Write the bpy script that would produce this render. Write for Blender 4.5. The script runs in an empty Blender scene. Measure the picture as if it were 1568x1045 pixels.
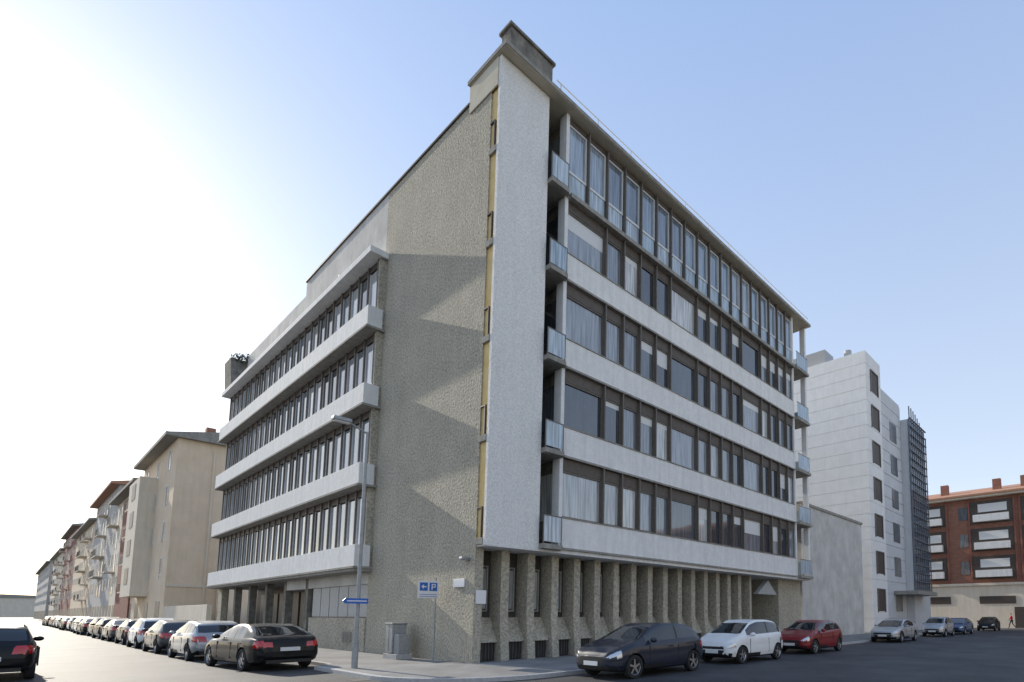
import bpy, bmesh, math, random
from mathutils import Vector, Matrix
import numpy as np
random.seed(7)
R=math.radians
scene=bpy.context.scene
# ------------------------------------------------------------------ materials
def newmat(name):
    m=bpy.data.materials.new(name); m.use_nodes=True
    nt=m.node_tree; b=nt.nodes['Principled BSDF']
    return m,nt,b
def mat(name,c1,c2=None,scale=4,rough=.8,bump=0,bscale=30,metal=0,spec=.5,streak=0,fine=0,detail=6,stretch=(1,1,1),coat=0,bdist=.02,lo=.35,hi=.65,blotch=0):
    m,nt,b=newmat(name); N=nt.nodes; K=nt.links
    b.inputs['Roughness'].default_value=rough
    b.inputs['Metallic'].default_value=metal
    b.inputs['Specular IOR Level'].default_value=spec
    b.inputs['Coat Weight'].default_value=coat
    b.inputs['Coat Roughness'].default_value=.03
    c1=tuple(c1)+(1,); c2=(tuple(c2)+(1,)) if c2 else None
    tc=N.new('ShaderNodeTexCoord'); mp=N.new('ShaderNodeMapping'); mp.inputs['Scale'].default_value=stretch
    K.new(tc.outputs['Object'],mp.inputs['Vector'])
    col=None
    if c2:
        n=N.new('ShaderNodeTexNoise'); n.inputs['Scale'].default_value=scale; n.inputs['Detail'].default_value=detail; n.inputs['Roughness'].default_value=.6
        K.new(mp.outputs[0],n.inputs['Vector'])
        r=N.new('ShaderNodeValToRGB'); r.color_ramp.elements[0].position=lo; r.color_ramp.elements[1].position=hi
        r.color_ramp.elements[0].color=c1; r.color_ramp.elements[1].color=c2
        K.new(n.outputs['Fac'],r.inputs[0]); col=r.outputs[0]
    else:
        rgb=N.new('ShaderNodeRGB'); rgb.outputs[0].default_value=c1; col=rgb.outputs[0]
    def mul(col,fac_out,lo,hi,a,bb):
        mr=N.new('ShaderNodeMapRange'); mr.inputs['From Min'].default_value=a; mr.inputs['From Max'].default_value=bb
        mr.inputs['To Min'].default_value=lo; mr.inputs['To Max'].default_value=hi
        K.new(fac_out,mr.inputs['Value'])
        mx=N.new('ShaderNodeVectorMath'); mx.operation='SCALE'
        K.new(col,mx.inputs[0]); K.new(mr.outputs[0],mx.inputs['Scale']); return mx.outputs[0]
    if blotch:
        n=N.new('ShaderNodeTexNoise'); n.inputs['Scale'].default_value=.7; n.inputs['Detail'].default_value=6; n.inputs['Roughness'].default_value=.65
        K.new(tc.outputs['Object'],n.inputs['Vector'])
        col=mul(col,n.outputs['Fac'],1-blotch,1+blotch*.5,.35,.65)
    if streak:
        mp2=N.new('ShaderNodeMapping'); mp2.inputs['Scale'].default_value=(2.2,2.2,.22)
        K.new(tc.outputs['Object'],mp2.inputs['Vector'])
        n=N.new('ShaderNodeTexNoise'); n.inputs['Scale'].default_value=1.6; n.inputs['Detail'].default_value=7; n.inputs['Roughness'].default_value=.7
        K.new(mp2.outputs[0],n.inputs['Vector'])
        col=mul(col,n.outputs['Fac'],1-streak,1.0,.35,.6)
    if fine:
        n=N.new('ShaderNodeTexNoise'); n.inputs['Scale'].default_value=bscale; n.inputs['Detail'].default_value=4
        K.new(tc.outputs['Object'],n.inputs['Vector'])
        col=mul(col,n.outputs['Fac'],1-fine,1+fine*.3,.35,.62)
    K.new(col,b.inputs['Base Color'])
    if bump:
        n=N.new('ShaderNodeTexNoise'); n.inputs['Scale'].default_value=bscale; n.inputs['Detail'].default_value=5; n.inputs['Distortion'].default_value=.6
        K.new(tc.outputs['Object'],n.inputs['Vector'])
        bp=N.new('ShaderNodeBump'); bp.inputs['Strength'].default_value=bump; bp.inputs['Distance'].default_value=bdist
        K.new(n.outputs['Fac'],bp.inputs['Height']); K.new(bp.outputs[0],b.inputs['Normal'])
    return m
def glassmat(name,cols,rough=.04,ior=1.8):
    m,nt,b=newmat(name); N=nt.nodes; K=nt.links
    g=N.new('ShaderNodeNewGeometry'); r=N.new('ShaderNodeValToRGB'); r.color_ramp.interpolation='CONSTANT'
    els=r.color_ramp.elements
    for i,(p,c) in enumerate(cols):
        e=els[i] if i<2 else els.new(p)
        e.position=p; e.color=tuple(c)+(1,)
    K.new(g.outputs['Random Per Island'],r.inputs[0])
    tc=N.new('ShaderNodeTexCoord'); n=N.new('ShaderNodeTexNoise'); n.inputs['Scale'].default_value=.9; n.inputs['Detail'].default_value=1
    K.new(tc.outputs['Object'],n.inputs['Vector'])
    bp=N.new('ShaderNodeBump'); bp.inputs['Strength'].default_value=.12; bp.inputs['Distance'].default_value=.03
    K.new(n.outputs['Fac'],bp.inputs['Height']); K.new(bp.outputs[0],b.inputs['Normal'])
    # soft folds of the curtains behind the glass
    mp=N.new('ShaderNodeMapping'); mp.inputs['Scale'].default_value=(9,9,.5); K.new(tc.outputs['Object'],mp.inputs['Vector'])
    n2=N.new('ShaderNodeTexNoise'); n2.inputs['Scale'].default_value=1.2; n2.inputs['Detail'].default_value=3; K.new(mp.outputs[0],n2.inputs['Vector'])
    mr=N.new('ShaderNodeMapRange'); mr.inputs['From Min'].default_value=.35; mr.inputs['From Max'].default_value=.65; mr.inputs['To Min'].default_value=.55; mr.inputs['To Max'].default_value=1.15
    K.new(n2.outputs['Fac'],mr.inputs['Value'])
    sc=N.new('ShaderNodeVectorMath'); sc.operation='SCALE'; K.new(r.outputs[0],sc.inputs[0]); K.new(mr.outputs[0],sc.inputs['Scale'])
    K.new(sc.outputs[0],b.inputs['Base Color'])
    b.inputs['Roughness'].default_value=rough; b.inputs['IOR'].default_value=ior
    return m
M={}
M['stone']=mat('rough_stucco',(.40,.36,.28),(.57,.52,.41),scale=13,rough=.95,bump=1,bscale=12,fine=.30,bdist=.04,streak=.08,detail=8,blotch=.10)
M['plaster']=mat('pale_plaster',(.56,.535,.49),(.64,.615,.57),scale=.7,rough=.9,streak=.10,bump=.2,blotch=.12)
M['white']=mat('white_stucco',(.80,.785,.75),(.87,.855,.82),scale=3,rough=.85,bump=.35,bscale=22,streak=.12,fine=.08)
M['whitefin']=mat('white_rough_stucco',(.80,.78,.735),(.86,.84,.795),scale=12,rough=.9,bump=.9,bscale=18,streak=.06,fine=.16,bdist=.025)
M['lip']=mat('slab_edge_concrete',(.30,.28,.24),(.38,.36,.32),scale=6,rough=.9,streak=.3)
M['soffit']=mat('soffit_ochre',(.55,.50,.38),(.63,.58,.46),scale=2,rough=.9)
M['conc']=mat('weathered_concrete',(.17,.155,.13),(.30,.28,.24),scale=3,rough=.95,bump=.4,streak=.4)
M['yellow']=mat('ochre_panel',(.68,.48,.18),(.75,.56,.25),scale=3,rough=.7)
M['mull']=mat('bronze_mullion',(.13,.11,.09),(.17,.145,.12),scale=8,rough=.5)
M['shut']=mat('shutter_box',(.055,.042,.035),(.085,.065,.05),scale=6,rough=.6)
M['shutF']=mat('front_shutter_box',(.085,.068,.054),(.12,.098,.078),scale=6,rough=.6)
M['wframe']=mat('white_metal_frame',(.70,.70,.68),rough=.45)
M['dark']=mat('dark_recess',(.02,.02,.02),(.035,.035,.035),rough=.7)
M['shadewall']=mat('recess_wall_painted_shade',(.055,.05,.04),(.09,.08,.065),scale=5,rough=.9)  # back wall behind the piers: deep recess shade put into the base colour
M['metal']=mat('grey_metal',(.36,.36,.35),(.42,.42,.41),scale=8,rough=.6,metal=0)
M['steel']=mat('galvanised_steel',(.28,.29,.29),(.36,.37,.37),scale=10,rough=.5,metal=.3)
M['glassF']=glassmat('office_window_glass',[(0,(.08,.095,.11)),(.2,(.24,.265,.29)),(.35,(.05,.06,.075)),(.48,(.46,.47,.47)),(.62,(.12,.14,.16)),(.78,(.32,.35,.38)),(.92,(.62,.62,.59))],ior=2.1)
M['glassT']=glassmat('top_floor_glass',[(0,(.24,.31,.38)),(.4,(.34,.40,.46)),(.7,(.17,.21,.26))],ior=2.2)
M['glassP']=glassmat('frosted_glass_panel',[(0,(.42,.52,.60)),(.5,(.50,.58,.64))],rough=.25,ior=1.7)
M['glassW']=glassmat('wing_window_glass',[(0,(.20,.23,.26)),(.3,(.50,.51,.52)),(.6,(.08,.09,.10)),(.8,(.35,.37,.39))],ior=2.2)
M['asphalt']=mat('asphalt',(.038,.038,.04),(.072,.072,.075),scale=.35,rough=.7,bump=.5,bscale=60,fine=.35,bdist=.01,blotch=.2)
M['pave']=mat('pavement_asphalt',(.20,.195,.185),(.28,.27,.26),scale=.8,rough=.85,bump=.3,bscale=50,fine=.2,blotch=.15)
M['kerb']=mat('granite_kerb',(.36,.35,.34),(.46,.45,.44),scale=12,rough=.8)
M['beige']=mat('beige_render',(.76,.60,.42),(.82,.66,.48),scale=.6,rough=.9,streak=.08,blotch=.06)
M['grey_r']=mat('grey_render',(.48,.45,.41),(.56,.53,.49),scale=.6,rough=.9,streak=.15)
M['cream']=mat('cream_render',(.72,.63,.50),(.78,.69,.56),scale=.6,rough=.9,streak=.12)
M['brick']=mat('red_brick_wall',(.26,.12,.08),(.33,.16,.11),scale=1.2,rough=.9,fine=.2,bscale=10,stretch=(1,1,3))
M['brick2']=mat('dark_red_cladding',(.24,.09,.065),(.29,.12,.085),scale=2,rough=.9)
M['tile']=mat('terracotta_tiles',(.40,.20,.12),(.50,.27,.17),scale=6,rough=.9)
M['aptglass']=glassmat('apartment_glass',[(0,(.06,.07,.08)),(.4,(.22,.22,.21)),(.7,(.12,.13,.14))],rough=.25,ior=1.5)
M['towerw']=mat('white_tower_cladding',(.78,.77,.745),(.84,.83,.805),scale=1.5,rough=.7,streak=.06)
M['towerg']=mat('grey_tower_cladding',(.56,.57,.58),(.62,.63,.64),scale=1.5,rough=.7,streak=.06)
M['bluegl']=glassmat('curtain_wall_glass',[(0,(.14,.20,.29)),(.5,(.20,.27,.36))],ior=1.9)
M['lattice']=mat('lattice_metal',(.12,.13,.15),(.17,.18,.20),rough=.5)

# ------------------------------------------------------------------ mesh helpers
def empty(name,loc=(0,0,0),rz=0):
    e=bpy.data.objects.new(name,None); scene.collection.objects.link(e); e.location=loc; e.rotation_euler=(0,0,rz); e.empty_display_size=.5
    return e
class MB:
    def __init__(s,name,parent,mat,bevel=0): s.n=name;s.p=parent;s.m=mat;s.v=[];s.f=[];s.b=bevel
    def box(s,x0,x1,y0,y1,z0,z1):
        if x0>x1:x0,x1=x1,x0
        if y0>y1:y0,y1=y1,y0
        if z0>z1:z0,z1=z1,z0
        o=len(s.v)
        s.v+=[(x0,y0,z0),(x1,y0,z0),(x1,y1,z0),(x0,y1,z0),(x0,y0,z1),(x1,y0,z1),(x1,y1,z1),(x0,y1,z1)]
        s.f+=[tuple(o+i for i in q) for q in ((0,3,2,1),(4,5,6,7),(0,1,5,4),(1,2,6,5),(2,3,7,6),(3,0,4,7))]
        return s
    def prism(s,pts,ax,a,b):
        o=len(s.v);n=len(pts)
        for t in (a,b):
            for p in pts:
                q=list(p); q.insert(ax,t); s.v.append(tuple(q))
        s.f.append(tuple(o+i for i in range(n))[::-1]); s.f.append(tuple(o+n+i for i in range(n)))
        for i in range(n):
            j=(i+1)%n; s.f.append((o+i,o+j,o+n+j,o+n+i))
        return s
    def cyl(s,p0,p1,r0,r1=None,n=12):
        r1=r0 if r1 is None else r1
        p0=Vector(p0);p1=Vector(p1);d=(p1-p0).normalized()
        a=d.orthogonal().normalized(); b=d.cross(a); o=len(s.v)
        for P,r in ((p0,r0),(p1,r1)):
            for i in range(n):
                t=2*math.pi*i/n; s.v.append(tuple(P+a*r*math.cos(t)+b*r*math.sin(t)))
        for i in range(n):
            j=(i+1)%n; s.f.append((o+i,o+j,o+n+j,o+n+i))
        s.f.append(tuple(o+i for i in range(n))[::-1]); s.f.append(tuple(o+n+i for i in range(n)))
        return s
    def done(s):
        me=bpy.data.meshes.new(s.n); me.from_pydata(s.v,[],s.f); 
        bm=bmesh.new(); bm.from_mesh(me); bmesh.ops.recalc_face_normals(bm,faces=bm.faces); bm.to_mesh(me); bm.free()
        me.materials.append(s.m); ob=bpy.data.objects.new(s.n,me); scene.collection.objects.link(ob)
        if s.p: ob.parent=s.p
        if s.b:
            md=ob.modifiers.new('bevel','BEVEL'); md.width=s.b; md.segments=2; md.limit_method='ANGLE'
        return ob

# ------------------------------------------------------------------ ground
g=MB('ground',None,M['asphalt']); g.v=[(-1500,-1500,0),(1500,-1500,0),(1500,1500,0),(-1500,1500,0)]; g.f=[(0,1,2,3)]; g.done()
def arc(cx,cy,r,a0,a1,n=10): return [(cx+r*math.cos(R(a0+(a1-a0)*i/n)),cy+r*math.sin(R(a0+(a1-a0)*i/n))) for i in range(n+1)]
out=[(-2.9,220),(-2.9,3.6),(-3.5,3.0)]+[(p[0],p[1]) for p in arc(-.3,-1.1,3.2,180,270)]+[(56,-4.3),(56,220)]
inn=[(-2.75,219.9),(-2.75,3.65),(-3.35,3.05)]+[(p[0],p[1]) for p in arc(-.3,-1.1,3.05,180,270)]+[(55.85,-4.15),(55.85,219.9)]
MB('pavement_kerb',None,M['kerb'],.015).prism(out,2,-.1,.115).done()
MB('pavement',None,M['pave']).prism(inn,2,-.1,.12).done()
MB('pavement',None,M['pave']).box(62.5,66,-80,60,-.1,.12).done()
MB('manhole_cover',None,M['mull']).cyl((-4.6,-4.6,.0),(-4.6,-4.6,.006),.33,n=28).done()
MB('drain_grate',None,M['mull']).box(-3.9,-3.55,-1.2,-.7,0,.006).done()

# ------------------------------------------------------------------ main building
B=empty('office_building')
H0=.12
ZF=[4.1+3.47*k for k in range(6)]
X0,X1=3.0,21.95; U=(X1-X0)/18
XE=23.9
YF=-.6
body=MB('core',B,M['conc'])
body.box(X0+.1,X1-.1,-.25,18.8,ZF[0]+.1,21.4); body.box(.3,X0+.1,1.3,18.8,ZF[0]+.1,21.4).done()
w=MB('side_wall',B,M['stone'])
w.box(0,.3,0,8.3,H0-.2,20.75); w.done()
w=MB('side_wall_upper',B,M['plaster']); w.box(0.01,.3,8.3,18.9,3,20.75); w.box(.3,20,18.8,18.9,3,20.7); w.box(.1,.4,18.9,31,17.5,20.1); w.done()
w=MB('wall_coping',B,M['shut']); w.box(-.06,.36,1.45,18.95,20.752,20.83); w.done()
w=MB('fin_wall',B,M['whitefin'],.01); w.box(-.02,2.07,YF,YF+.15,3.95,21.44); w.done()
yel=MB('ochre_side_panels',B,M['yellow']); brk=MB('balcony_brackets',B,M['shut']); bs=MB('balcony_slabs',B,M['lip'],.01)
br=MB('balcony_glass_railings',B,M['glassP']); col=MB('balcony_columns',B,M['white'],.01); bg=MB('balcony_windows',B,M['glassF']); bf=MB('balcony_window_frames',B,M['wframe'])
rail=MB('balcony_rails',B,M['mull'])
for k in range(5):
    z=ZF[k]; z1=ZF[k+1]
    yel.box(.05,.09,-.449,-.003,z+.12,z1-.12)
    bs.box(-.04,2.06,-.448,-.004,z-.12,z+.1); bs.box(.31,2.06,-.003,1.28,z-.12,z+.1)
    brk.box(-.015,.048,-.30,-.26,z+.12,z+1.1); brk.box(-.015,.048,-.30,-.004,z+1.1,z+1.15)
    bs.prism([(2.072,-.45),(2.072,-.88),(2.9,-.88),(3.02,-.62),(3.02,1.28),(2.072,1.28)],2,z-.08,z+.1)
    br.box(2.1,2.88,-.82,-.80,z+.18,z+1.1)
    rail.box(2.08,2.9,-.83,-.79,z+1.1,z+1.14); rail.box(2.08,2.11,-.83,-.79,z+.1,z+1.1)
    rail.box(2.87,2.9,-.83,-.79,z+.1,z+1.1)
    bg.box(.5,1.6,1.26,1.29,z+.3,z1-.5); bg.box(1.75,2.85,1.26,1.29,z+.3,z1-.5)
    bf.box(1.6,1.75,1.2,1.3,z+.1,z1-.3); bf.box(2.85,3.0,1.2,1.3,z+.1,z1-.3); bf.box(.4,3,1.2,1.3,z1-.5,z1-.4)
    bg.box(X0+.05,X0+.07,-.1,1.1,z+1.15,z1-.55)
    bs.prism([(X1+.1,-.88),(XE-.05,-.88),(XE-.05,2.2),(X1-.1,2.2),(X1-.1,-.5),(X1+.1,-.6)],2,z-.08,z+.1)
    br.box(X1+.2,XE-.2,-.82,-.80,z+.18,z+1.1); rail.box(X1+.15,XE-.15,-.83,-.79,z+1.1,z+1.14)
    br.box(XE-.12,XE-.10,-.8,2.1,z+.18,z+1.1)
col.box(X0-.1,X0+.06,YF-.02,-.2,ZF[0],21.44)
col.box(X1-.06,X1+.12,YF-.02,-.2,ZF[0],21.44)
col.box(XE-.22,XE,YF-.05,-.3,ZF[0]-.1,21.44)
for o in (yel,brk,bs,br,col,bg,bf,rail): o.done()
bands=MB('white_spandrel_bands',B,M['white'],.008); lip=MB('slab_lips',B,M['lip']); mu=MB('mullions',B,M['mull']); sh=MB('shutter_boxes',B,M['shutF'])
gf=MB('window_panes',B,M['glassF']); fr=MB('window_frames',B,M['mull']); wf=MB('top_floor_frames',B,M['wframe']); gt=MB('top_floor_panes',B,M['glassT']); gp=MB('top_floor_panels',B,M['glassP'])
sill=MB('window_sills',B,M['lip']); bln=MB('roller_blinds',B,M['wframe'])
pattern=[2,1,1,1,1,2,1,1,1,1,2,1,1,1,1]
GY=-.46
rb_=random.Random(11)
for k in range(5):
    z=ZF[k]; z1=ZF[k+1]
    if k<4:
        bands.box(X0+.062,X1-.062,YF,YF+.16,z,z+1.15)
        sill.box(X0+.062,X1-.062,YF-.03,-.3,z+1.152,z+1.19)
        lip.box(X0+.062,X1-.062,YF-.1,YF-.002,z-.03,z+.05)
        sh.box(X0+.062,X1-.062,GY-.08,-.26,z1-.5,z1-.032)
        x=X0; edges=[X0]
        for q in pattern:
            xa=x; xb=x+q*U; x=xb; edges.append(xb)
            gf.box(xa+.075,xb-.075,GY,GY+.03,z+1.25,z1-.56)
            if rb_.random()<.3: bln.box(xa+.08,xb-.08,GY-.006,GY-.003,z1-.56-rb_.uniform(.2,.9),z1-.56)
            fr.box(xa+.03,xb-.03,GY-.06,GY-.01,z+1.192,z+1.25); fr.box(xa+.03,xb-.03,GY-.06,GY-.01,z1-.56,z1-.502)
            fr.box(xa+.03,xa+.075,GY-.06,GY-.01,z+1.25,z1-.56); fr.box(xb-.075,xb-.03,GY-.06,GY-.01,z+1.25,z1-.56)
        for xe in edges[1:-1]:
            mu.box(xe-.028,xe+.028,YF-.07,-.26,z+1.19,z1-.035)
    else:
        lip.box(X0+.062,X1-.062,YF-.22,-.26,z-.1,z+.08)
        for i in range(18):
            xa=X0+i*U; xb=xa+U
            gp.box(xa+.07,xb-.07,YF+.06,YF+.08,z+.16,z+1.08)
            gt.box(xa+.11,xb-.11,GY-.04,GY-.01,z+1.22,z1-.38)
            for (a,b_,c,d) in ((xa+.05,xa+.11,z+1.18,z1-.33),(xb-.11,xb-.05,z+1.18,z1-.33)):
                wf.box(a,b_,GY-.1,-.26,c,d)
            wf.box(xa+.11,xb-.11,GY-.1,-.26,z1-.385,z1-.33); wf.box(xa+.05,xb-.05,YF+.03,-.26,z+1.08,z+1.18)
            wf.box(xa+.05,xb-.05,YF+.03,YF+.09,z+.08,z+.14)
            if i: mu.box(xa-.025,xa+.025,YF-.1,-.26,z+.08,z1-.1)
        sh.box(X0+.062,X1-.062,GY-.06,-.26,z1-.32,z1-.02)
for o in (bands,lip,mu,sh,gf,fr,wf,gt,gp,sill,bln): o.done()
so=MB('underside_slab',B,M['white']); so.box(0.02,XE-.05,-.598,2.2,3.93,4.05); so.done()
lb=MB('lower_fascia',B,M['white']); lb.box(2.08,XE-.1,YF,YF+.14,4.02,4.098); lb.done()
rs=MB('roof_slab',B,M['soffit'],.01); rs.box(-.1,XE+.05,-1.0,1.44,21.46,21.58); rs.box(.3,XE+.05,1.44,18.9,21.46,21.57); rs.box(-.05,-.002,-.449,1.42,20.35,21.455); rs.done()
rs=MB('roof_edge_flashing',B,M['lip']); rs.box(-.13,XE+.08,-1.03,-1.0,21.48,21.64); rs.box(-.13,-.1,-1.0,1.47,21.48,21.64);rs.done()
rs=MB('rooftop_parapet_block',B,M['conc'],.02); rs.box(.3,2.15,-.65,-.05,21.6,22.8); rs.box(.22,2.23,-.73,.03,22.8,22.92); rs.done()
rr=MB('roof_railing',B,M['wframe'])
for i in range(12): rr.cyl((2.4+i*1.94,-.85,21.58),(2.4+i*1.94,-.85,22.1),.02,n=6)
rr.cyl((2.2,-.85,22.1),(XE,-.85,22.1),.025,n=6); rr.cyl((2.2,-.85,21.85),(XE,-.85,21.85),.015,n=6); rr.done()
gw=MB('ground_floor_wall',B,M['stone']); gw.box(20.8,XE-.1,.1,.5,0,3.93); gw.box(17.2,17.4,.0,3,0,3.93); gw.box(20.8,21,.5,3,0,3.93); gw.done()
MB('ground_floor_back_wall',B,M['shadewall']).box(.3,17.2,.8,1.0,0,3.93).done()
rb=MB('stone_piers',B,M['stone'],.01)
wn=MB('slot_windows',B,M['glassF']); gr=MB('basement_grilles',B,M['dark']); cp=MB('window_surrounds',B,M['lip']); gb=MB('grille_bars',B,M['mull'])
for i in range(16):
    xc=.15+i*1.08
    if i: rb.prism([(-.02,H0),(.8,H0),(.8,3.93),(.12,3.93),(.12,1.6)],0,xc-.16,xc+.16)
    xm=xc+.54
    rb.prism([(.22,.75),(.799,.75),(.799,1.6),(.7,1.6)],0,xc+.162,xc+.918)
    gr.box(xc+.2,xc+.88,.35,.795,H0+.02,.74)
    for j in range(5): gb.box(xc+.26+j*.13,xc+.275+j*.13,.32,.349,H0+.02,.74)
    wn.box(xm-.2,xm+.2,.77,.795,1.9,3.3)
    cp.box(xm-.25,xm-.2,.72,.798,1.85,3.35);cp.box(xm+.2,xm+.25,.72,.798,1.85,3.35);cp.box(xm-.25,xm+.25,.71,.798,3.35,3.4)
    cp.box(xm-.25,xm+.25,.71,.798,1.8,1.85)
for o in (rb,wn,gr,cp,gb): o.done()
gd=MB('garage_gate',B,M['metal']); gd.box(17.4,20.8,2.6,2.7,H0,2.9)
for i in range(17): gd.box(17.4+i*.2,17.44+i*.2,2.56,2.6,H0,2.9)
gd.done()
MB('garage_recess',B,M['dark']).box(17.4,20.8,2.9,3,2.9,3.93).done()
MB('garage_canopy',B,M['metal']).prism([(17.9,2.9),(20.2,2.9),(19.2,3.75)],1,-.1,.2).done()

# ------------------------------------------------------------------ wing (left facade)
W=empty('office_wing')
ZW=[3.65,7.13,10.6,14.08,17.5]
WY0,WY1=8.0,33.4; WX=-.71
c=MB('core',W,M['conc']); c.box(-.1,14,8.31,WY1-.1,3.75,17.4); c.done()
e=MB('end_wall',W,M['stone']); e.box(-.28,-.002,WY0+.1,WY0+.3,3.65,17.4); e.done()
bd=MB('white_spandrel_bands',W,M['white'],.008); lp=MB('slab_lips',W,M['lip']); mw=MB('mullions',W,M['mull']); gw=MB('window_panes',W,M['glassW']); sw=MB('shutter_boxes',W,M['shut']); fw=MB('window_frames',W,M['wframe'])
n=24; UW=(WY1-.3-WY0-.3)/n
for k in range(4):
    z=ZW[k]; z1=ZW[k+1]
    bd.box(WX,-.105,WY0,WY1,z+.05,z+.95)
    lp.box(WX-.05,-.005,WY0-.05,WY1+.05,z-.04,z+.048)
    sw.box(-.24,-.11,WY0+.31,WY1-.05,z1-.35,z1-.042)
    for i in range(n+1):
        y=WY0+.3+i*UW
        mw.box(-.30,-.11,y-.035,y+.035,z+.952,z1-.042)
        if i<n:
            gw.box(-.20,-.17,y+.08,y+UW-.08,z+1.03,z1-.41)
            fw.box(-.22,-.12,y+.035,y+.08,z+.952,z1-.35); fw.box(-.22,-.12,y+UW-.08,y+UW-.035,z+.952,z1-.35)
            fw.box(-.22,-.12,y+.08,y+UW-.08,z+.952,z+1.03)
bd.box(WX-.05,0-.002,WY0-.05,WY1+.05,17.44,17.72)
bd.box(0.001,.4,18.91,WY1+.05,17.42,17.7)
for o in (bd,lp,mw,gw,sw,fw): o.done()
MB('wing_soffit',W,M['lip']).box(-.7,6,WY0,WY1,3.5,3.605).done()
MB('wing_roof',W,M['conc']).box(-.002+.3,14,18.95,WY1,17.42,17.6).done()
o=MB('stone_plinth',W,M['stone']); o.box(-.05,.3,8.31,15.0,0,1.55); o.box(-.05,.3,WY1-1,WY1,0,3.5); o.done()
o=MB('ground_floor_panels',W,M['metal'])
for i in range(6): o.box(.1,.16,8.4+i*1.12,8.4+i*1.12+1.04,1.6,3.4)
o.done()
MB('panel_backing',W,M['mull']).box(.17,.3,8.31,15.2,1.552,3.5).done()
o=MB('columns',W,M['conc'])
for i in range(6): o.box(0,.35,15.5+i*3.4,15.9+i*3.4,0,3.5)
o.done()
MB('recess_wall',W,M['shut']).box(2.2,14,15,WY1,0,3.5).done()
o=MB('recess_glazing',W,M['mull'])
for i in range(8): o.box(2.1,2.18,15.6+i*2.1,17.3+i*2.1,.9,3.1)
o.done()
o=MB('roof_fin',W,M['conc'],.02); o.prism([(-.62,17.73),(2,17.73),(2,19.9),(-.75,19.9)],1,31.6,33.3); o.done()
o=MB('rooftop_pipes',W,M['wframe']); o.cyl((0,13,17.7),(0,13,18.6),.05); o.cyl((-.3,13,18.6),(.3,13,18.6),.05); o.cyl((-.2,20,17.7),(-.2,20,18.2),.04);o.cyl((-.2,20,18.2),(-.2,31,18.2),.02);o.done()

# ------------------------------------------------------------------ neighbouring buildings
def street_building(name,x0,x1,y0,y1,h,wall,nf,roof=None,balc=True,attic=True,seed=0,pitch=3.2):
    rnd=random.Random(seed); E=empty(name)
    wl=MB('walls',E,wall); wl.box(x0,x1,y0,y1,0,h); wl.done()
    gl=MB('windows',E,M['aptglass']); fr=MB('window_frames',E,M['wframe']); sh=MB('shutters',E,M['mull']); bl=MB('balconies',E,M['cream']); rl=MB('balcony_railings',E,M['mull'])
    st=(h-4.2)/nf; nb=max(2,int((y1-y0)/pitch)); bw=(y1-y0)/nb
    balcols=set(rnd.sample(range(nb),max(1,nb//3))) if balc else set()
    for k in range(nf):
        z=4.2+k*st
        for i in range(nb):
            yc=y0+(i+.5)*bw; big=i in balcols
            hw=.75 if big else .5; zl=z+(.1 if big else .9)
            gl.box(x0-.012,x0+.05,yc-hw,yc+hw,zl,z+st-.7)
            fr.box(x0-.04,x0,yc-hw-.07,yc-hw,zl-.06,z+st-.63); fr.box(x0-.04,x0,yc+hw,yc+hw+.07,zl-.06,z+st-.63)
            fr.box(x0-.04,x0,yc-hw,yc+hw,z+st-.7,z+st-.63)
            if rnd.random()<.45: sh.box(x0-.03,x0-.013,yc-hw,yc+hw,z+st-.7-rnd.uniform(.4,1.5),z+st-.7)
            if big and rnd.random()<.8:
                bl.box(x0-.95,x0-.001,yc-bw*.48,yc+bw*.48,z-.12,z+.03)
                rl.box(x0-.95,x0-.91,yc-bw*.48,yc+bw*.48,z+.95,z+1.0)
                for j in range(9): 
                    yy=yc-bw*.47+j*bw*.94/8; rl.box(x0-.94,x0-.92,yy-.015,yy+.015,z+.03,z+.95)
                if rnd.random()<.5: bl.box(x0-.90,x0-.87,yc-bw*.47,yc+bw*.47,z+.05,z+.93)
    for i in range(nb):
        yc=y0+(i+.5)*bw; sh.box(x0-.02,x0+.03,yc-1.1,yc+1.1,.1,2.9)
    for o in (gl,fr,sh,bl,rl): o.done()
    rf=MB('roof',E,roof or M['lip']); rf.box(x0-.9,x1+.4,y0-.5,y1+.001,h+.001,h+.3)
    if attic: rf.prism([(x0-.8,h+.3),(x1,h+.3),((x0+x1)/2,h+2.2)],1,y0-.4,y1)
    rf.done()
    ch=MB('chimneys',E,M['brick']); 
    for i in range(3):
        yy=y0+(i+.6)*(y1-y0)/3.4; ch.box(x0+2.5,x0+3.2,yy,yy+.8,h+.3,h+2.4)
    ch.done()
    return E
b2=street_building('beige_apartment_building',-.6,14,50,68.6,17.9,M['beige'],4,seed=1,balc=False,pitch=5)
by=MB('projecting_bay',b2,M['cream']); by.box(-1.9,-.602,59,66,3.5,15.5); by.done()
by=MB('bay_windows',b2,M['mull'])
for k in range(4): by.box(-1.93,-1.85,61.3,63.7,4.8+k*2.9,6.4+k*2.9)
by.done()
by=MB('gable_trim',b2,M['cream']); by.box(-.62,14,49.92,49.999,4.2,4.4); by.box(2.0,2.12,49.88,49.919,.3,17.1); by.done()
b3=street_building('red_and_cream_apartment_building',-.6,14,68.7,90,16.6,M['cream'],4,seed=2)
MB('red_facade_section',b3,M['brick2']).box(-.75,-.61,70.5,82,0,16).done()
street_building('grey_apartment_building',-.6,14,90.1,118,19.6,M['grey_r'],5,roof=M['tile'],seed=3)
street_building('beige_apartment_building',-.6,14,118.1,155,17.6,M['beige'],5,seed=4)
street_building('brick_apartment_building',-.6,14,155.1,190,20.5,M['brick2'],5,seed=5)
street_building('cream_apartment_building',-.6,14,190.1,235,18,M['cream'],5,seed=8)
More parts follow.
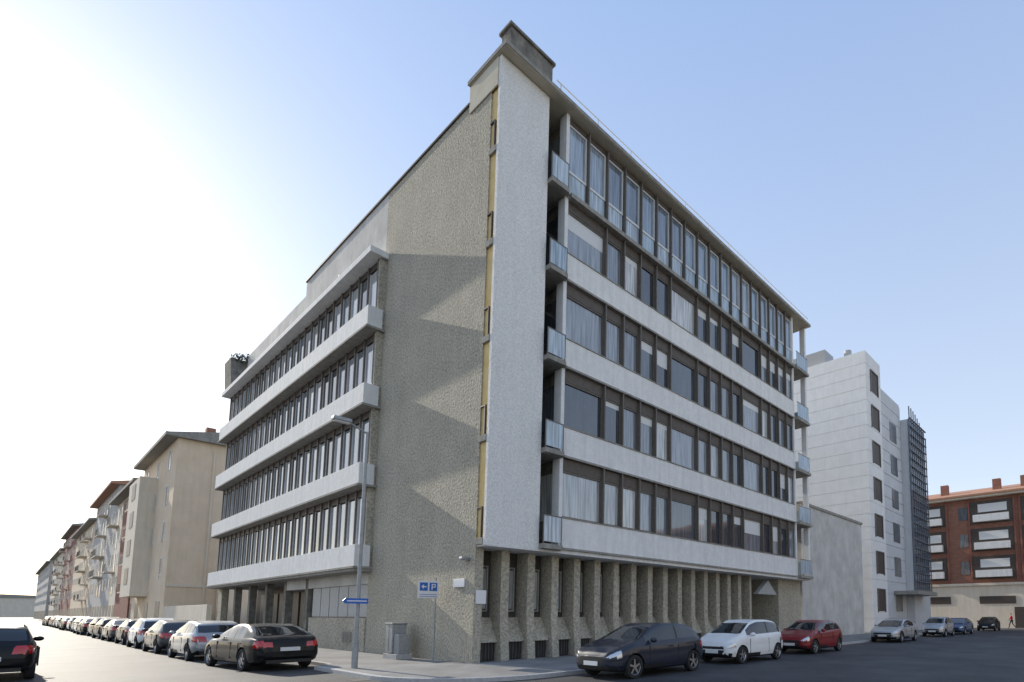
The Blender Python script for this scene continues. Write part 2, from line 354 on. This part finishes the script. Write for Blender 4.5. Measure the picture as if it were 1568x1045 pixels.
street_building('distant_apartment_building',-1,14,242,330,18,M['grey_r'],5,seed=6,balc=False)
street_building('street_end_building',-60,40,520,540,12,M['cream'],4,seed=6,balc=False)
MB('garden_wall',None,M['cream'],.02).box(-.6,-.3,33.6,49.9,0,2.4).done()
o=MB('low_annex',None,M['beige']); o.box(3,14,34,49.8,0,5.2); o.done()

P=empty('blank_plaster_building'); o=MB('walls',P,M['plaster']); o.box(23.95,35.2,.0,14,0,9.2); o.done()
MB('coping',P,M['lip']).box(23.96,35.3,-.08,14.1,9.201,9.4).done()
T=empty('white_office_tower')
o=MB('walls',T,M['towerw']); o.box(37.55,41.4,.06,9,0,25.3); 
for i in range(22): o.box(37.5,41.45,.0,9.0,.2+i*1.15,1.32+i*1.15)
o.done()
o=MB('windows',T,M['shut']); f=MB('window_frames',T,M['mull'])
for k in range(7):
    z=2.0+k*3.35; o.box(38.7,40.5,-.03,.1,z,z+1.9); f.box(38.6,38.7,-.1,.1,z-.1,z+2);f.box(40.5,40.6,-.1,.1,z-.1,z+2);f.box(38.7,40.5,-.1,.1,z+1.9,z+2.0)
o.done(); f.done()
o=MB('rear_block',T,M['towerg']); o.box(41.46,48,.3,12,0,23.6)
for i in range(20): o.box(41.46,48.05,.24,12,.2+i*1.16,1.3+i*1.16)
o.done()
o=MB('rear_windows',T,M['aptglass'])
for k in range(6): o.box(44.5,46.5,.2,.23,2+k*3.4,3.9+k*3.4)
o.done()
o=MB('lattice_screen',T,M['lattice'])
for i in range(9): x=48+i*.75; o.box(x-.05,x+.05,-.75,-.65,4.2,23.3-.03*i*i)
for j in range(22): o.box(48,54.1,-.78,-.62,4.2+j*.85,4.27+j*.85)
o.done()
o=MB('curtain_wall',T,M['bluegl'])
for i in range(8):
    for j in range(21): o.box(48.08+i*.75,48.72+i*.75,-.6,-.55,4.3+j*.85,5.05+j*.85)
o.done()
MB('curtain_wall_core',T,M['towerg']).box(48.1,54,-.5,12,0,22.0).done()
o=MB('rooftop_plant',T,M['metal']); o.box(38,40,4,7.5,25.5,27.0); o.cyl((38.6,2,25.5),(38.6,2,26.4),.35); o.box(42,46,3,8,23.6,24.8); o.done()
MB('entrance_canopy',T,M['lip']).box(44,51,-2.0,.2,3.6,3.95).done()
Q=empty('red_brick_apartment_building')
MB('brick_walls',Q,M['brick']).box(65,79,-60,20,5.21,16.0).done()
MB('ground_floor',Q,M['cream']).box(64.9,79,-60,20,0,5.2).done()
MB('string_course',Q,M['cream']).box(64.7,64.999,-60,20,5.205,5.5).done()
o=MB('roof',Q,M['tile']); o.box(64.1,80,-60.5,20.5,16.25,16.45); o.prism([(64.1,16.45),(80,16.45),(72,18.6)],1,-60.5,20.5); o.done()
MB('eaves',Q,M['cream']).box(64.3,79.5,-60.2,20.2,16.001,16.249).done()
wb=MB('balcony_parapets',Q,M['white']); dk=MB('loggias',Q,M['shut']); bl=MB('blinds',Q,M['wframe']); gl=MB('windows',Q,M['aptglass']); pf=MB('pilasters',Q,M['brick2'])
for (a,b_) in [(.4,3),(-7,-3.2),(-12.4,-8.6),(-18,-14.5),(-24,-20),(6,9)]:
    for z in (6.2,9.6,13.0):
        dk.box(64.93,65.2,a-.4,b_+.4,z-.2,z+2.6)
        wb.box(64.3,64.92,a,b_,z,z+.85)
        bl.box(64.86,64.92,a+.2,b_-.5,z+1.2,z+2.2)
    pf.box(64.85,64.999,a-.6,a-.42,5.501,16); pf.box(64.85,64.999,b_+.42,b_+.6,5.501,16)
for y in (-2,-13.5,4.5,-19):
    for z in (6.6,10,13.4): gl.box(64.96,65.1,y-.5,y+.5,z,z+1.6)
for y in (2,-5,-11,-17,8): dk.box(64.84,65,y-2.2,y+1.6,3.0,3.9)
dk.box(64.84,65,-9.5,-7,.1,2.6)
for o in (wb,dk,bl,gl,pf): o.done()
o=MB('chimneys',Q,M['brick'])
for y in (0,-6,-9,-14): o.box(67,67.7,y,y+.9,16.6,18.6)
o.done()
E=empty('opposite_apartment_building')
MB('walls',E,M['cream']).box(-5,75,-62,-48,0,14).done()
o=MB('windows',E,M['aptglass'])
for k in range(4):
    for i in range(22): o.box(-3+i*3.5,-1.6+i*3.5,-48.01,-47.97,1.2+k*3.3,2.9+k*3.3)
o.done()

# ------------------------------------------------------------------ vehicles
def solid(name,c,rough=.5,metal=0,coat=0,spec=.5,emit=None):
    m,nt,b=newmat(name); b.inputs['Base Color'].default_value=tuple(c)+(1,); b.inputs['Roughness'].default_value=rough; b.inputs['Metallic'].default_value=metal
    b.inputs['Coat Weight'].default_value=coat; b.inputs['Coat Roughness'].default_value=.04; b.inputs['Specular IOR Level'].default_value=spec
    return m
def paint(name,c,metal=.3,coat=.4,spec=.35): 
    m=mat(name,c,tuple(min(1,x*1.12+.002) for x in c),scale=1.5,rough=.4,metal=metal,coat=coat,spec=spec)
    return m
PT={'black':paint('car_paint_black',(.005,.006,.007),0,.25,.2),'navy':paint('car_paint_navy',(.012,.017,.032),0),'white':paint('car_paint_white',(.75,.75,.74),0),
'red':paint('car_paint_dark_red',(.20,.008,.012),0),'silver':paint('car_paint_silver',(.42,.43,.44),.6),'grey':paint('car_paint_grey',(.06,.063,.066),.3),'blue':paint('car_paint_blue',(.03,.08,.18),0),'red2':paint('car_paint_red',(.35,.03,.02),0)}
CG=solid('car_glass',(.015,.018,.02),.03,spec=.9); CB=solid('car_black_trim',(.015,.015,.016),.5); CHL=solid('headlight_lens',(.62,.64,.67),.08,.4); CTL=solid('tail_light_lens',(.50,.01,.01),.1,coat=1)
CTY=solid('tyre_rubber',(.02,.02,.02),.85); CRM=solid('alloy_rim',(.45,.45,.46),.3,.9); CPL=solid('number_plate',(.7,.7,.68),.5)
SLOTS=[PT['grey'],CG,CB,CHL,CTL,CTY,CRM,CPL]
def car_mesh(kind):
    if kind=='sedan':
        Ln,Wd=4.72,1.84; top=[(0,.60),(.06,.70),(.35,.80),(1.25,.97),(2.1,1.33),(2.5,1.40),(3.0,1.41),(3.5,1.34),(4.35,1.04),(4.62,1.0),(4.69,.86),(4.72,.6)]
        cowl,wt,rt,rb=1.25,2.15,3.45,4.32; wr=.335; wx=(.88,3.72); belt=[(0,.58),(.1,.66),(.9,.88),(2,.93),(4.2,.98),(4.6,.92),(4.72,.75)]
    elif kind=='hatch':
        Ln,Wd=4.06,1.74; top=[(0,.60),(.05,.72),(.3,.84),(.95,1.0),(1.7,1.37),(2.1,1.455),(2.7,1.46),(3.3,1.40),(3.55,1.33),(3.92,.98),(4.02,.86),(4.06,.6)]
        cowl,wt,rt,rb=.95,1.72,3.5,3.9; wr=.315; wx=(.80,3.39); belt=[(0,.58),(.1,.68),(.8,.92),(2,.95),(3.7,1.02),(4.0,.9),(4.06,.75)]
    else:
        Ln,Wd=3.8,1.68; top=[(0,.62),(.05,.76),(.3,.90),(.75,1.02),(1.5,1.42),(1.9,1.515),(2.6,1.52),(3.2,1.46),(3.45,1.38),(3.68,1.0),(3.76,.86),(3.8,.6)]
        cowl,wt,rt,rb=.76,1.5,3.4,3.66; wr=.30; wx=(.72,3.18); belt=[(0,.6),(.1,.72),(.7,.95),(2,.97),(3.5,1.02),(3.74,.9),(3.8,.75)]
    W2=Wd/2
    xs=sorted(set([0,.015,.04,.08,.13,.2]+[round(v,3) for v in np.arange(.28,Ln-.25,.07)]+[Ln-.2,Ln-.13,Ln-.08,Ln-.04,Ln-.015,Ln]))
    def smooth(pts,x):
        X,Y=zip(*pts); return sum(np.interp(x+d,X,Y)*w for d,w in ((-.1,.15),(-.05,.2),(0,.3),(.05,.2),(.1,.15))) if .1<x<Ln-.1 else float(np.interp(x,X,Y))
    wid=[(0,.60),(.015,.68),(.04,.74),(.1,.82),(.25,.90),(.5,.955),(.9,.985),(1.4,1),(Ln-1.1,1),(Ln-.5,.97),(Ln-.2,.925),(Ln-.08,.87),(Ln-.03,.80),(Ln,.72)]
    bot=[(0,.36),(.05,.27),(.2,.21),(.6,.19),(Ln-.6,.2),(Ln-.2,.26),(Ln-.05,.33),(Ln,.42)]
    rings=[]
    for x in xs:
        hw=W2*np.interp(x,*zip(*wid)); zb=np.interp(x,*zip(*bot)); zt=smooth(top,x); ze=min(smooth(belt,x),zt-.015)
        cab=max(0,zt-ze); t=min(1,cab/.42); 
        side=[(0,zb),(.45*hw,zb),(.84*hw,zb),(.94*hw,zb+.05),(.985*hw,zb+.16)]
        for s,k in ((.30,1.0),(.5,1.0),(.62,.992),(.66,.998),(.82,.985),(.93,.965)): side.append((k*hw,zb+(ze-zb)*max(s,.2)))
        side.append((.925*hw,ze))
        wr_=hw*(.915-.20*t)
        for s in (.06,.35,.65,.88): side.append((.915*hw+(wr_-.915*hw)*s**1.25,ze+cab*s*.96))
        side.append((wr_*.93,ze+cab*.975))
        for q in (.75,.5,.25,0): side.append((wr_*q*.93/1,zt-.03*t*(q**2)-(0 if t>.3 else .02*(q**2))))
        rings.append(side)
    nr=len(rings[0]); bm=bmesh.new(); V=[]
    for x,rg in zip(xs,rings):
        l=[bm.verts.new((Ln/2-x,-y,z)) for (y,z) in rg]; r=[l[0]]+[bm.verts.new((Ln/2-x,y,z)) for (y,z) in rg[1:-1]]+[l[-1]]
        V.append(l+r[::-1][1:-1])
    m=len(V[0])
    def cls(f,ringseg,i):
        c=f.calc_center_median(); x=Ln/2-c.x; y=abs(c.y); z=c.z
        zt=smooth(top,x); ze=min(smooth(belt,x),zt-.015); cab=zt-ze
        j=ringseg if ringseg<nr-1 else m-1-ringseg
        hw=W2*np.interp(x,*zip(*wid))
        if j in (12,13,14) and cowl+.32<x<rb-.15 and cab>.16:
            bp=(wt+rt)/2+.02
            if abs(x-bp)<.045: return 2
            if x>rt+.12 : return 0
            return 1
        if j>=16 and cab>.03:
            if cowl+.02<x<wt-.02: return 1
            if rt+.05<x<rb-.02: return 1
        if z<.30: return 2
        if x<.34 and .58<z<.74 and y>hw*.58 and 5<j<12: return 3
        if x>Ln-.30 and .72<z<.90 and y>hw*.60: return 4
        if z<.36 and (x<.2 or x>Ln-.2): return 2
        return 0
    for i in range(len(xs)-1):
        for j in range(m):
            k=(j+1)%m
            f=bm.faces.new((V[i][j],V[i][k],V[i+1][k],V[i+1][j])); f.smooth=True; f.material_index=cls(f,j,i)
    for e,row,x in ((0,rings[0],0.0),(1,rings[-1],Ln)):
        Vr=V[0] if e==0 else V[-1]
        NC=8
        prev=None
        for j in range(1,nr-1):
            y,z=row[j]; a=Vr[j]; b=Vr[m-j]
            cols=[a]+[bm.verts.new((Ln/2-x+(.012 if e==0 else -.012)*(1-(2*c/NC-1)**2),-y+2*y*c/NC,z)) for c in range(1,NC)]+[b]
            if prev:
                for c in range(NC):
                    try: f=bm.faces.new((prev[c],prev[c+1],cols[c+1],cols[c]))
                    except: continue
                    f.smooth=True; cc=f.calc_center_median()
                    mi=0
                    if e==0:
                        if .30<cc.z<.47: mi=2
                        elif .50<cc.z<.60 and abs(cc.y)<.5: mi=2
                        elif cc.z>.5 and abs(cc.y)>.45*W2: mi=3 if cc.z>.53 else 0
                        elif cc.z<.32: mi=2
                    else:
                        if cc.z<.42: mi=2
                        if cc.z>.7 and abs(cc.y)>.45: mi=4
                    f.material_index=mi
            else:
                for c in range(NC):
                    try: f=bm.faces.new((Vr[0],cols[c],cols[c+1])); f.material_index=2
                    except: pass
            prev=cols
        for c in range(NC):
            try: f=bm.faces.new((Vr[nr-1],prev[c],prev[c+1])); f.material_index=0 
            except: pass
    bmesh.ops.recalc_face_normals(bm,faces=bm.faces)
    me=bpy.data.meshes.new('car_'+kind); bm.to_mesh(me); bm.free()
    for s in SLOTS: me.materials.append(s)
    ob=bpy.data.objects.new('tmp',me); scene.collection.objects.link(ob)
    cb=bmesh.new()
    for wxx in wx:
        for sgn in (-1,1):
            r=bmesh.ops.create_cone(cb,cap_ends=True,segments=36,radius1=wr+.045,radius2=wr+.045,depth=.30,matrix=Matrix.Translation((Ln/2-wxx,sgn*(W2-.08),wr+.005))@Matrix.Rotation(R(90),4,'X'))
    for f in cb.faces: f.material_index=2
    cm=bpy.data.meshes.new('cut'); cb.to_mesh(cm); cb.free()
    for s in SLOTS: cm.materials.append(s)
    co_=bpy.data.objects.new('cut',cm); scene.collection.objects.link(co_)
    md=ob.modifiers.new('b','BOOLEAN'); md.operation='DIFFERENCE'; md.object=co_; md.solver='EXACT'
    dg=bpy.context.evaluated_depsgraph_get(); me2=bpy.data.meshes.new_from_object(ob.evaluated_get(dg)); 
    bpy.data.objects.remove(ob); bpy.data.objects.remove(co_)
    me2.name='car_'+kind
    bm=bmesh.new(); bm.from_mesh(me2)
    def addbox(x0,x1,y0,y1,z0,z1,mi,bev=0):
        r=bmesh.ops.create_cube(bm,size=1,matrix=Matrix.Translation(((x0+x1)/2,(y0+y1)/2,(z0+z1)/2))@Matrix.Diagonal((x1-x0,y1-y0,z1-z0,1)))
        fs=set(f for v in r['verts'] for f in v.link_faces)
        for f in fs: f.material_index=mi
    def lathe(cx,cy,cz,prof,sgn,mi,n=28):
        rows=[]
        for (r,y) in prof: rows.append([bm.verts.new((cx+r*math.cos(2*math.pi*i/n),cy+sgn*y,cz+r*math.sin(2*math.pi*i/n))) for i in range(n)])
        for a,b in zip(rows,rows[1:]):
            for i in range(n):
                k=(i+1)%n; f=bm.faces.new((a[i],a[k],b[k],b[i])); f.material_index=mi; f.smooth=True
        return rows
    for wxx in wx:
        for sgn in (-1,1):
            cx=Ln/2-wxx; cy=sgn*(W2-.205)
            lathe(cx,cy,wr,[(wr*.6,.0),(wr*.95,.0),(wr,.03),(wr,.15),(wr*.96,.185),(wr*.72,.19),(wr*.68,.17)],sgn,5)
            rr=lathe(cx,cy,wr,[(wr*.70,.175),(wr*.66,.165),(wr*.62,.11)],sgn,6)
            f=bm.faces.new(rr[-1]); f.material_index=2
            for s in range(5):
                a=2*math.pi*s/5+.3
                mt=Matrix.Translation((cx,cy+sgn*.145,wr))@Matrix.Rotation(-a,4,'Y')@Matrix.Translation((wr*.34,0,0))@Matrix.Diagonal((wr*.66,.03,wr*.17,1))
                r=bmesh.ops.create_cube(bm,size=1,matrix=mt)
                for v in r['verts']:
                    for f in v.link_faces: f.material_index=6
            r=bmesh.ops.create_cone(bm,cap_ends=True,segments=16,radius1=wr*.17,radius2=wr*.15,depth=.05,matrix=Matrix.Translation((cx,cy+sgn*.15,wr))@Matrix.Rotation(R(90),4,'X'))
            for v in r['verts']:
                for f in v.link_faces: f.material_index=6
    for sgn in (-1,1):
        r=bmesh.ops.create_uvsphere(bm,u_segments=12,v_segments=8,radius=1,matrix=Matrix.Translation((Ln/2-cowl-.50,sgn*(W2+.05),1.0))@Matrix.Diagonal((.07,.11,.07,1)))
        for v in r['verts']:
            for f in v.link_faces: f.material_index=0; f.smooth=True
        for hx in (cowl+1.35,cowl+2.25): 
            if hx<Ln-.9: addbox(Ln/2-hx-.09,Ln/2-hx+.09,sgn*(W2*.985)-.02,sgn*(W2*.985)+.02,.80,.83,0)
        for hx in (cowl+.42,(wt+rt)/2+.02,rt-.02):
            addbox(Ln/2-hx-.006,Ln/2-hx+.006,sgn*W2-.03,sgn*W2+.003,.34,.84,2)
    addbox(Ln/2-.01,Ln/2+.035,-.26,.26,.37,.48,7)
    addbox(-Ln/2-.035,-Ln/2+.02,-.26,.26,.60 if kind=='sedan' else .52,.71 if kind=='sedan' else .63,7)
    addbox(-Ln/2-.015,-Ln/2+.05,-.6,.6,.24,.34,2)
    addbox(Ln/2-cowl-.02-.0,Ln/2-cowl+.05,-.6,.6,.955,.985,2)
    bm.to_mesh(me2); bm.free()
    me2.set_sharp_from_angle(angle=R(38))
    return me2
CM={k:car_mesh(k) for k in ('sedan','hatch','city')}
def car(kind,color,x,y,rz,z=0):
    ob=bpy.data.objects.new('parked_car',CM[kind]); scene.collection.objects.link(ob); ob.location=(x,y,z); ob.rotation_euler=(0,0,R(rz))
    ob.material_slots[0].link='OBJECT'; ob.material_slots[0].material=PT[color]
    return ob
car('sedan','black',-4.25,5.75,95)
seq=[('hatch','silver'),('hatch','grey'),('city','white'),('hatch','black'),('sedan','grey'),('hatch','black'),('city','grey'),('sedan','black'),('hatch','white'),('hatch','grey'),('city','silver'),('sedan','black'),('hatch','black'),('hatch','white'),('sedan','grey'),('hatch','black'),('city','grey'),('hatch','black'),('sedan','black'),('hatch','grey')]
for i,(k,c) in enumerate(seq): car(k,c,-4.45+random.uniform(-.12,.12),12.0+i*5.6+random.uniform(-.35,.35),91.5+random.uniform(-1,1))
car('hatch','black',-9.85,7.6,90)
car('hatch','navy',2.2,-5.5,180.5); car('city','white',7.75,-5.4,179.5); car('hatch','red',13.75,-5.3,180)
car('sedan','silver',26.3,-5.2,180); car('city','silver',36.8,-5.3,180); car('sedan','blue',43,-5.4,180); car('hatch','black',56.5,-5.6,180)

# ------------------------------------------------------------------ street furniture
Lp=empty('street_lamp',(-3.0,1.3,0))
o=MB('pole',Lp,M['steel']); o.cyl((0,0,.1),(0,0,.9),.085); o.cyl((0,0,.9),(0,0,7.3),.06,.045); o.cyl((0,0,7.25),(-.62,-.1,7.45),.028); o.done()
o=MB('lamp_head',Lp,M['steel'],.03); o.box(-1.0,-.5,-.22,.02,7.4,7.52); o.done()
MB('lamp_lens',Lp,M['wframe']).box(-.95,-.55,-.18,-.02,7.37,7.399).done()
blue=solid('sign_blue',(.02,.12,.45),.4); wsig=solid('sign_white',(.75,.75,.75),.4); 
o=MB('arrow_plate',Lp,blue); o.prism([(-.38,2.02),(.24,2.02),(.24,2.18),(-.38,2.18),(-.46,2.10)],1,-.12,-.095); o.done()
o=MB('arrow_stripe',Lp,wsig); o.box(-.34,.2,-.126,-.121,2.085,2.115); o.done()
S=empty('parking_sign',(-.6,1.9,0))
MB('post',S,M['steel']).cyl((.28,.0,.1),(.28,.0,2.95),.03).done()
MB('panel',S,wsig,.01).box(-.36,.36,-.05,-.03,2.25,2.85).done()
MB('blue_squares',S,blue).box(-.30,-.03,-.056,-.051,2.5,2.78).box(.03,.30,-.056,-.051,2.5,2.78).box(-.3,.3,-.056,-.051,2.30,2.315).box(-.3,.3,-.056,-.051,2.37,2.385).done()
MB('letter_p',S,wsig).box(.10,.135,-.062,-.057,2.54,2.74).box(.135,.21,-.062,-.057,2.71,2.74).box(.135,.21,-.062,-.057,2.62,2.65).box(.21,.24,-.062,-.057,2.62,2.74).done()
MB('arrow_symbol',S,wsig).prism([(-.25,2.64),(-.17,2.72),(-.17,2.66),(-.08,2.66),(-.08,2.62),(-.17,2.62),(-.17,2.56)],1,-.062,-.057).done()
U_=empty('utility_cabinet',(-.62,3.75,0))
o=MB('cabinet',U_,M['steel'],.02); o.box(-.25,.25,.05,.6,.32,1.35); o.box(-.2,.2,-.35,.03,.3,1.0); o.done()
MB('plinth',U_,M['kerb'],.01).box(-.28,.28,-.4,.65,.1,.3).done()
MB('cabinet_roof',U_,M['steel'],.01).box(-.28,.28,.02,.63,1.351,1.4).done()
MB('door_lines',U_,M['shut']).box(-.254,-.25,.32,.335,.4,1.3).box(-.2,-.198,.5,.56,.9,.98).done()
MB('wall_plaque',None,wsig,.005).box(-.05,-.003,.55,1.25,2.62,2.9).done()
MB('wall_notice_board',None,wsig,.005).box(.05,.42,-.04,-.01,2.05,2.5).done()
MB('wall_lamp',None,M['steel'],.02).box(-.3,-.003,.3,.5,3.5,3.6).done()
o=MB('ventilation_grille',None,M['lip']); 
for i in range(6): o.box(-.09,-.051,9.6,10.6,.5+i*.08,.54+i*.08)
o.done()

# ------------------------------------------------------------------ pedestrian
def person(x,y,rz):
    P=empty('pedestrian',(x,y,.12),R(rz))
    def skin(name,pts,edges,m,root=0):
        me=bpy.data.meshes.new(name); me.from_pydata([p[0] for p in pts],edges,[]); ob=bpy.data.objects.new(name,me); scene.collection.objects.link(ob); ob.parent=P
        md=ob.modifiers.new('s','SKIN'); md.use_smooth_shade=True
        for i,p in enumerate(pts): me.skin_vertices[0].data[i].radius=(p[1],p[1] if len(p)<3 else p[2]); me.skin_vertices[0].data[i].use_root=(i==root)
        sb=ob.modifiers.new('ss','SUBSURF'); sb.levels=1; sb.render_levels=1
        me.materials.append(m); return ob
    red=solid('red_jacket',(.45,.03,.03),.8); dk=solid('dark_trousers',(.03,.03,.04),.8); sk_=solid('skin',(.45,.28,.20),.6); hr=solid('dark_hair',(.02,.015,.01),.7)
    skin('legs',[((0,0,.92),.13),((.05,-.09,.86),.09),((.2,-.1,.5),.065),((.28,-.1,.09),.045),((.38,-.1,.04),.04),((-.04,.09,.86),.09),((-.1,.1,.48),.065),((-.38,.1,.14),.045),((-.32,.1,.05),.035)],[(0,1),(1,2),(2,3),(3,4),(0,5),(5,6),(6,7),(7,8)],dk)
    skin('jacket',[((0,0,.95),.15,.12),((.0,0,1.2),.16,.11),((.02,0,1.40),.15,.10),((.03,0,1.48),.07),((.02,-.2,1.40),.065),((-.12,-.25,1.13),.05),((.0,-.25,.92),.04),((.02,.2,1.40),.065),((.14,.25,1.14),.05),((.3,.24,.98),.04)],[(0,1),(1,2),(2,3),(2,4),(4,5),(5,6),(2,7),(7,8),(8,9)],red)
    skin('head',[((.03,0,1.48),.05),((.04,0,1.56),.055),((.05,0,1.64),.09),((.05,0,1.72),.07)],[(0,1),(1,2),(2,3)],sk_)
    skin('nose',[((.13,0,1.65),.012),((.155,0,1.625),.014)],[(0,1)],sk_)
    skin('hair',[((.02,0,1.66),.09),((.03,0,1.74),.08)],[(0,1)],hr)
    for n,(hx,hy,hz) in (('hand_right',(.02,-.25,.84)),('hand_left',(.36,.24,.92))):
        pts=[((hx,hy,hz+.04),.028)]; ed=[]
        for j in range(4): pts+=[((hx+(j-1.5)*.02,hy,hz-.02),.01),((hx+(j-1.5)*.022,hy,hz-.08+abs(j-1.5)*.01),.008)]; ed+=[(0,1+2*j),(1+2*j,2+2*j)]
        pts+=[((hx+.05,hy,hz-.01),.01)]; ed+=[(0,9)]
        skin(n,pts,ed,sk_)
person(62.8,-6.9,100)

# ------------------------------------------------------------------ shrub on the wing roof
def shrub(name,cx,cy,cz,rx,ry,rz_,n,c):
    me=bpy.data.meshes.new(name); v=[];f=[]
    rnd=random.Random(3)
    for i in range(n):
        while True:
            p=Vector((rnd.uniform(-1,1),rnd.uniform(-1,1),rnd.uniform(-1,1)))
            if .3<p.length<1+.25*math.sin(p.x*5+p.y*7): break
        p=Vector((cx+p.x*rx,cy+p.y*ry,cz+p.z*rz_)); s=rnd.uniform(.06,.14)
        a=Vector((rnd.uniform(-1,1),rnd.uniform(-1,1),rnd.uniform(-1,1))).normalized()*s; b=a.orthogonal().normalized()*s*.5
        o=len(v); v+=[tuple(p-a),tuple(p+b),tuple(p+a),tuple(p-b)]; f.append((o,o+1,o+2,o+3))
    me.from_pydata(v,[],f); me.materials.append(c); ob=bpy.data.objects.new(name,me); scene.collection.objects.link(ob)
leaf=mat('foliage',(.05,.06,.03),(.09,.10,.05),scale=3,rough=.7)
shrub('roof_shrub',.1,31.9,20.0,.8,1.1,.35,700,leaf)

# ------------------------------------------------------------------ camera, sky
F=832.3;CX,CY=1040,863
th=R(38.79);pt=R(5.37); C=(-9.69,-16.42,1.7)
cam=bpy.data.cameras.new('camera'); co=bpy.data.objects.new('camera',cam); scene.collection.objects.link(co); scene.camera=co
co.location=C; co.rotation_euler=(R(90)+pt,0,th-R(90))
cam.sensor_width=36; cam.lens=F/1568*36; cam.shift_x=(784-CX)/1568; cam.shift_y=(CY-522.5)/1568; cam.clip_end=4000; cam.clip_start=.1
el=R(24.5); az=(-.088,1.0)
wd=bpy.data.worlds.new('World'); scene.world=wd; wd.use_nodes=True
nt=wd.node_tree; K=nt.links; bgn=nt.nodes['Background']; sk=nt.nodes.new('ShaderNodeTexSky'); sk.sky_type='NISHITA'; sk.sun_disc=False
sk.sun_elevation=el; sk.sun_rotation=math.atan2(az[0],az[1]); sk.dust_density=.8; sk.air_density=1.0; sk.ozone_density=1.2
tc=nt.nodes.new('ShaderNodeTexCoord'); sp=nt.nodes.new('ShaderNodeSeparateXYZ'); K.new(tc.outputs['Generated'],sp.inputs[0])
cr=nt.nodes.new('ShaderNodeValToRGB'); K.new(sp.outputs['Z'],cr.inputs[0])
e=cr.color_ramp.elements; e[0].position=0; e[0].color=(.80,.77,.73,1); e[1].position=.9; e[1].color=(.23,.36,.64,1)
x=e.new(.22); x.color=(.52,.60,.72,1)
ad=nt.nodes.new('ShaderNodeVectorMath'); ad.operation='MULTIPLY_ADD'; ad.inputs[1].default_value=(7.0,6.8,6.6)
hs=nt.nodes.new('ShaderNodeVectorMath'); hs.operation='SCALE'; hs.inputs['Scale'].default_value=.48; K.new(sk.outputs[0],hs.inputs[0])
K.new(cr.outputs[0],ad.inputs[0]); K.new(hs.outputs[0],ad.inputs[2])
K.new(ad.outputs[0],bgn.inputs[0]); bgn.inputs[1].default_value=.15
sl=bpy.data.lights.new('sun','SUN'); so=bpy.data.objects.new('sun',sl); scene.collection.objects.link(so)
d=Vector((az[0],az[1],math.tan(el))).normalized(); so.rotation_euler=(-d).to_track_quat('-Z','Y').to_euler(); sl.energy=5; sl.angle=R(.5); sl.color=(1,.92,.79)
scene.view_settings.view_transform='Standard'; scene.view_settings.look='None'; scene.view_settings.exposure=0
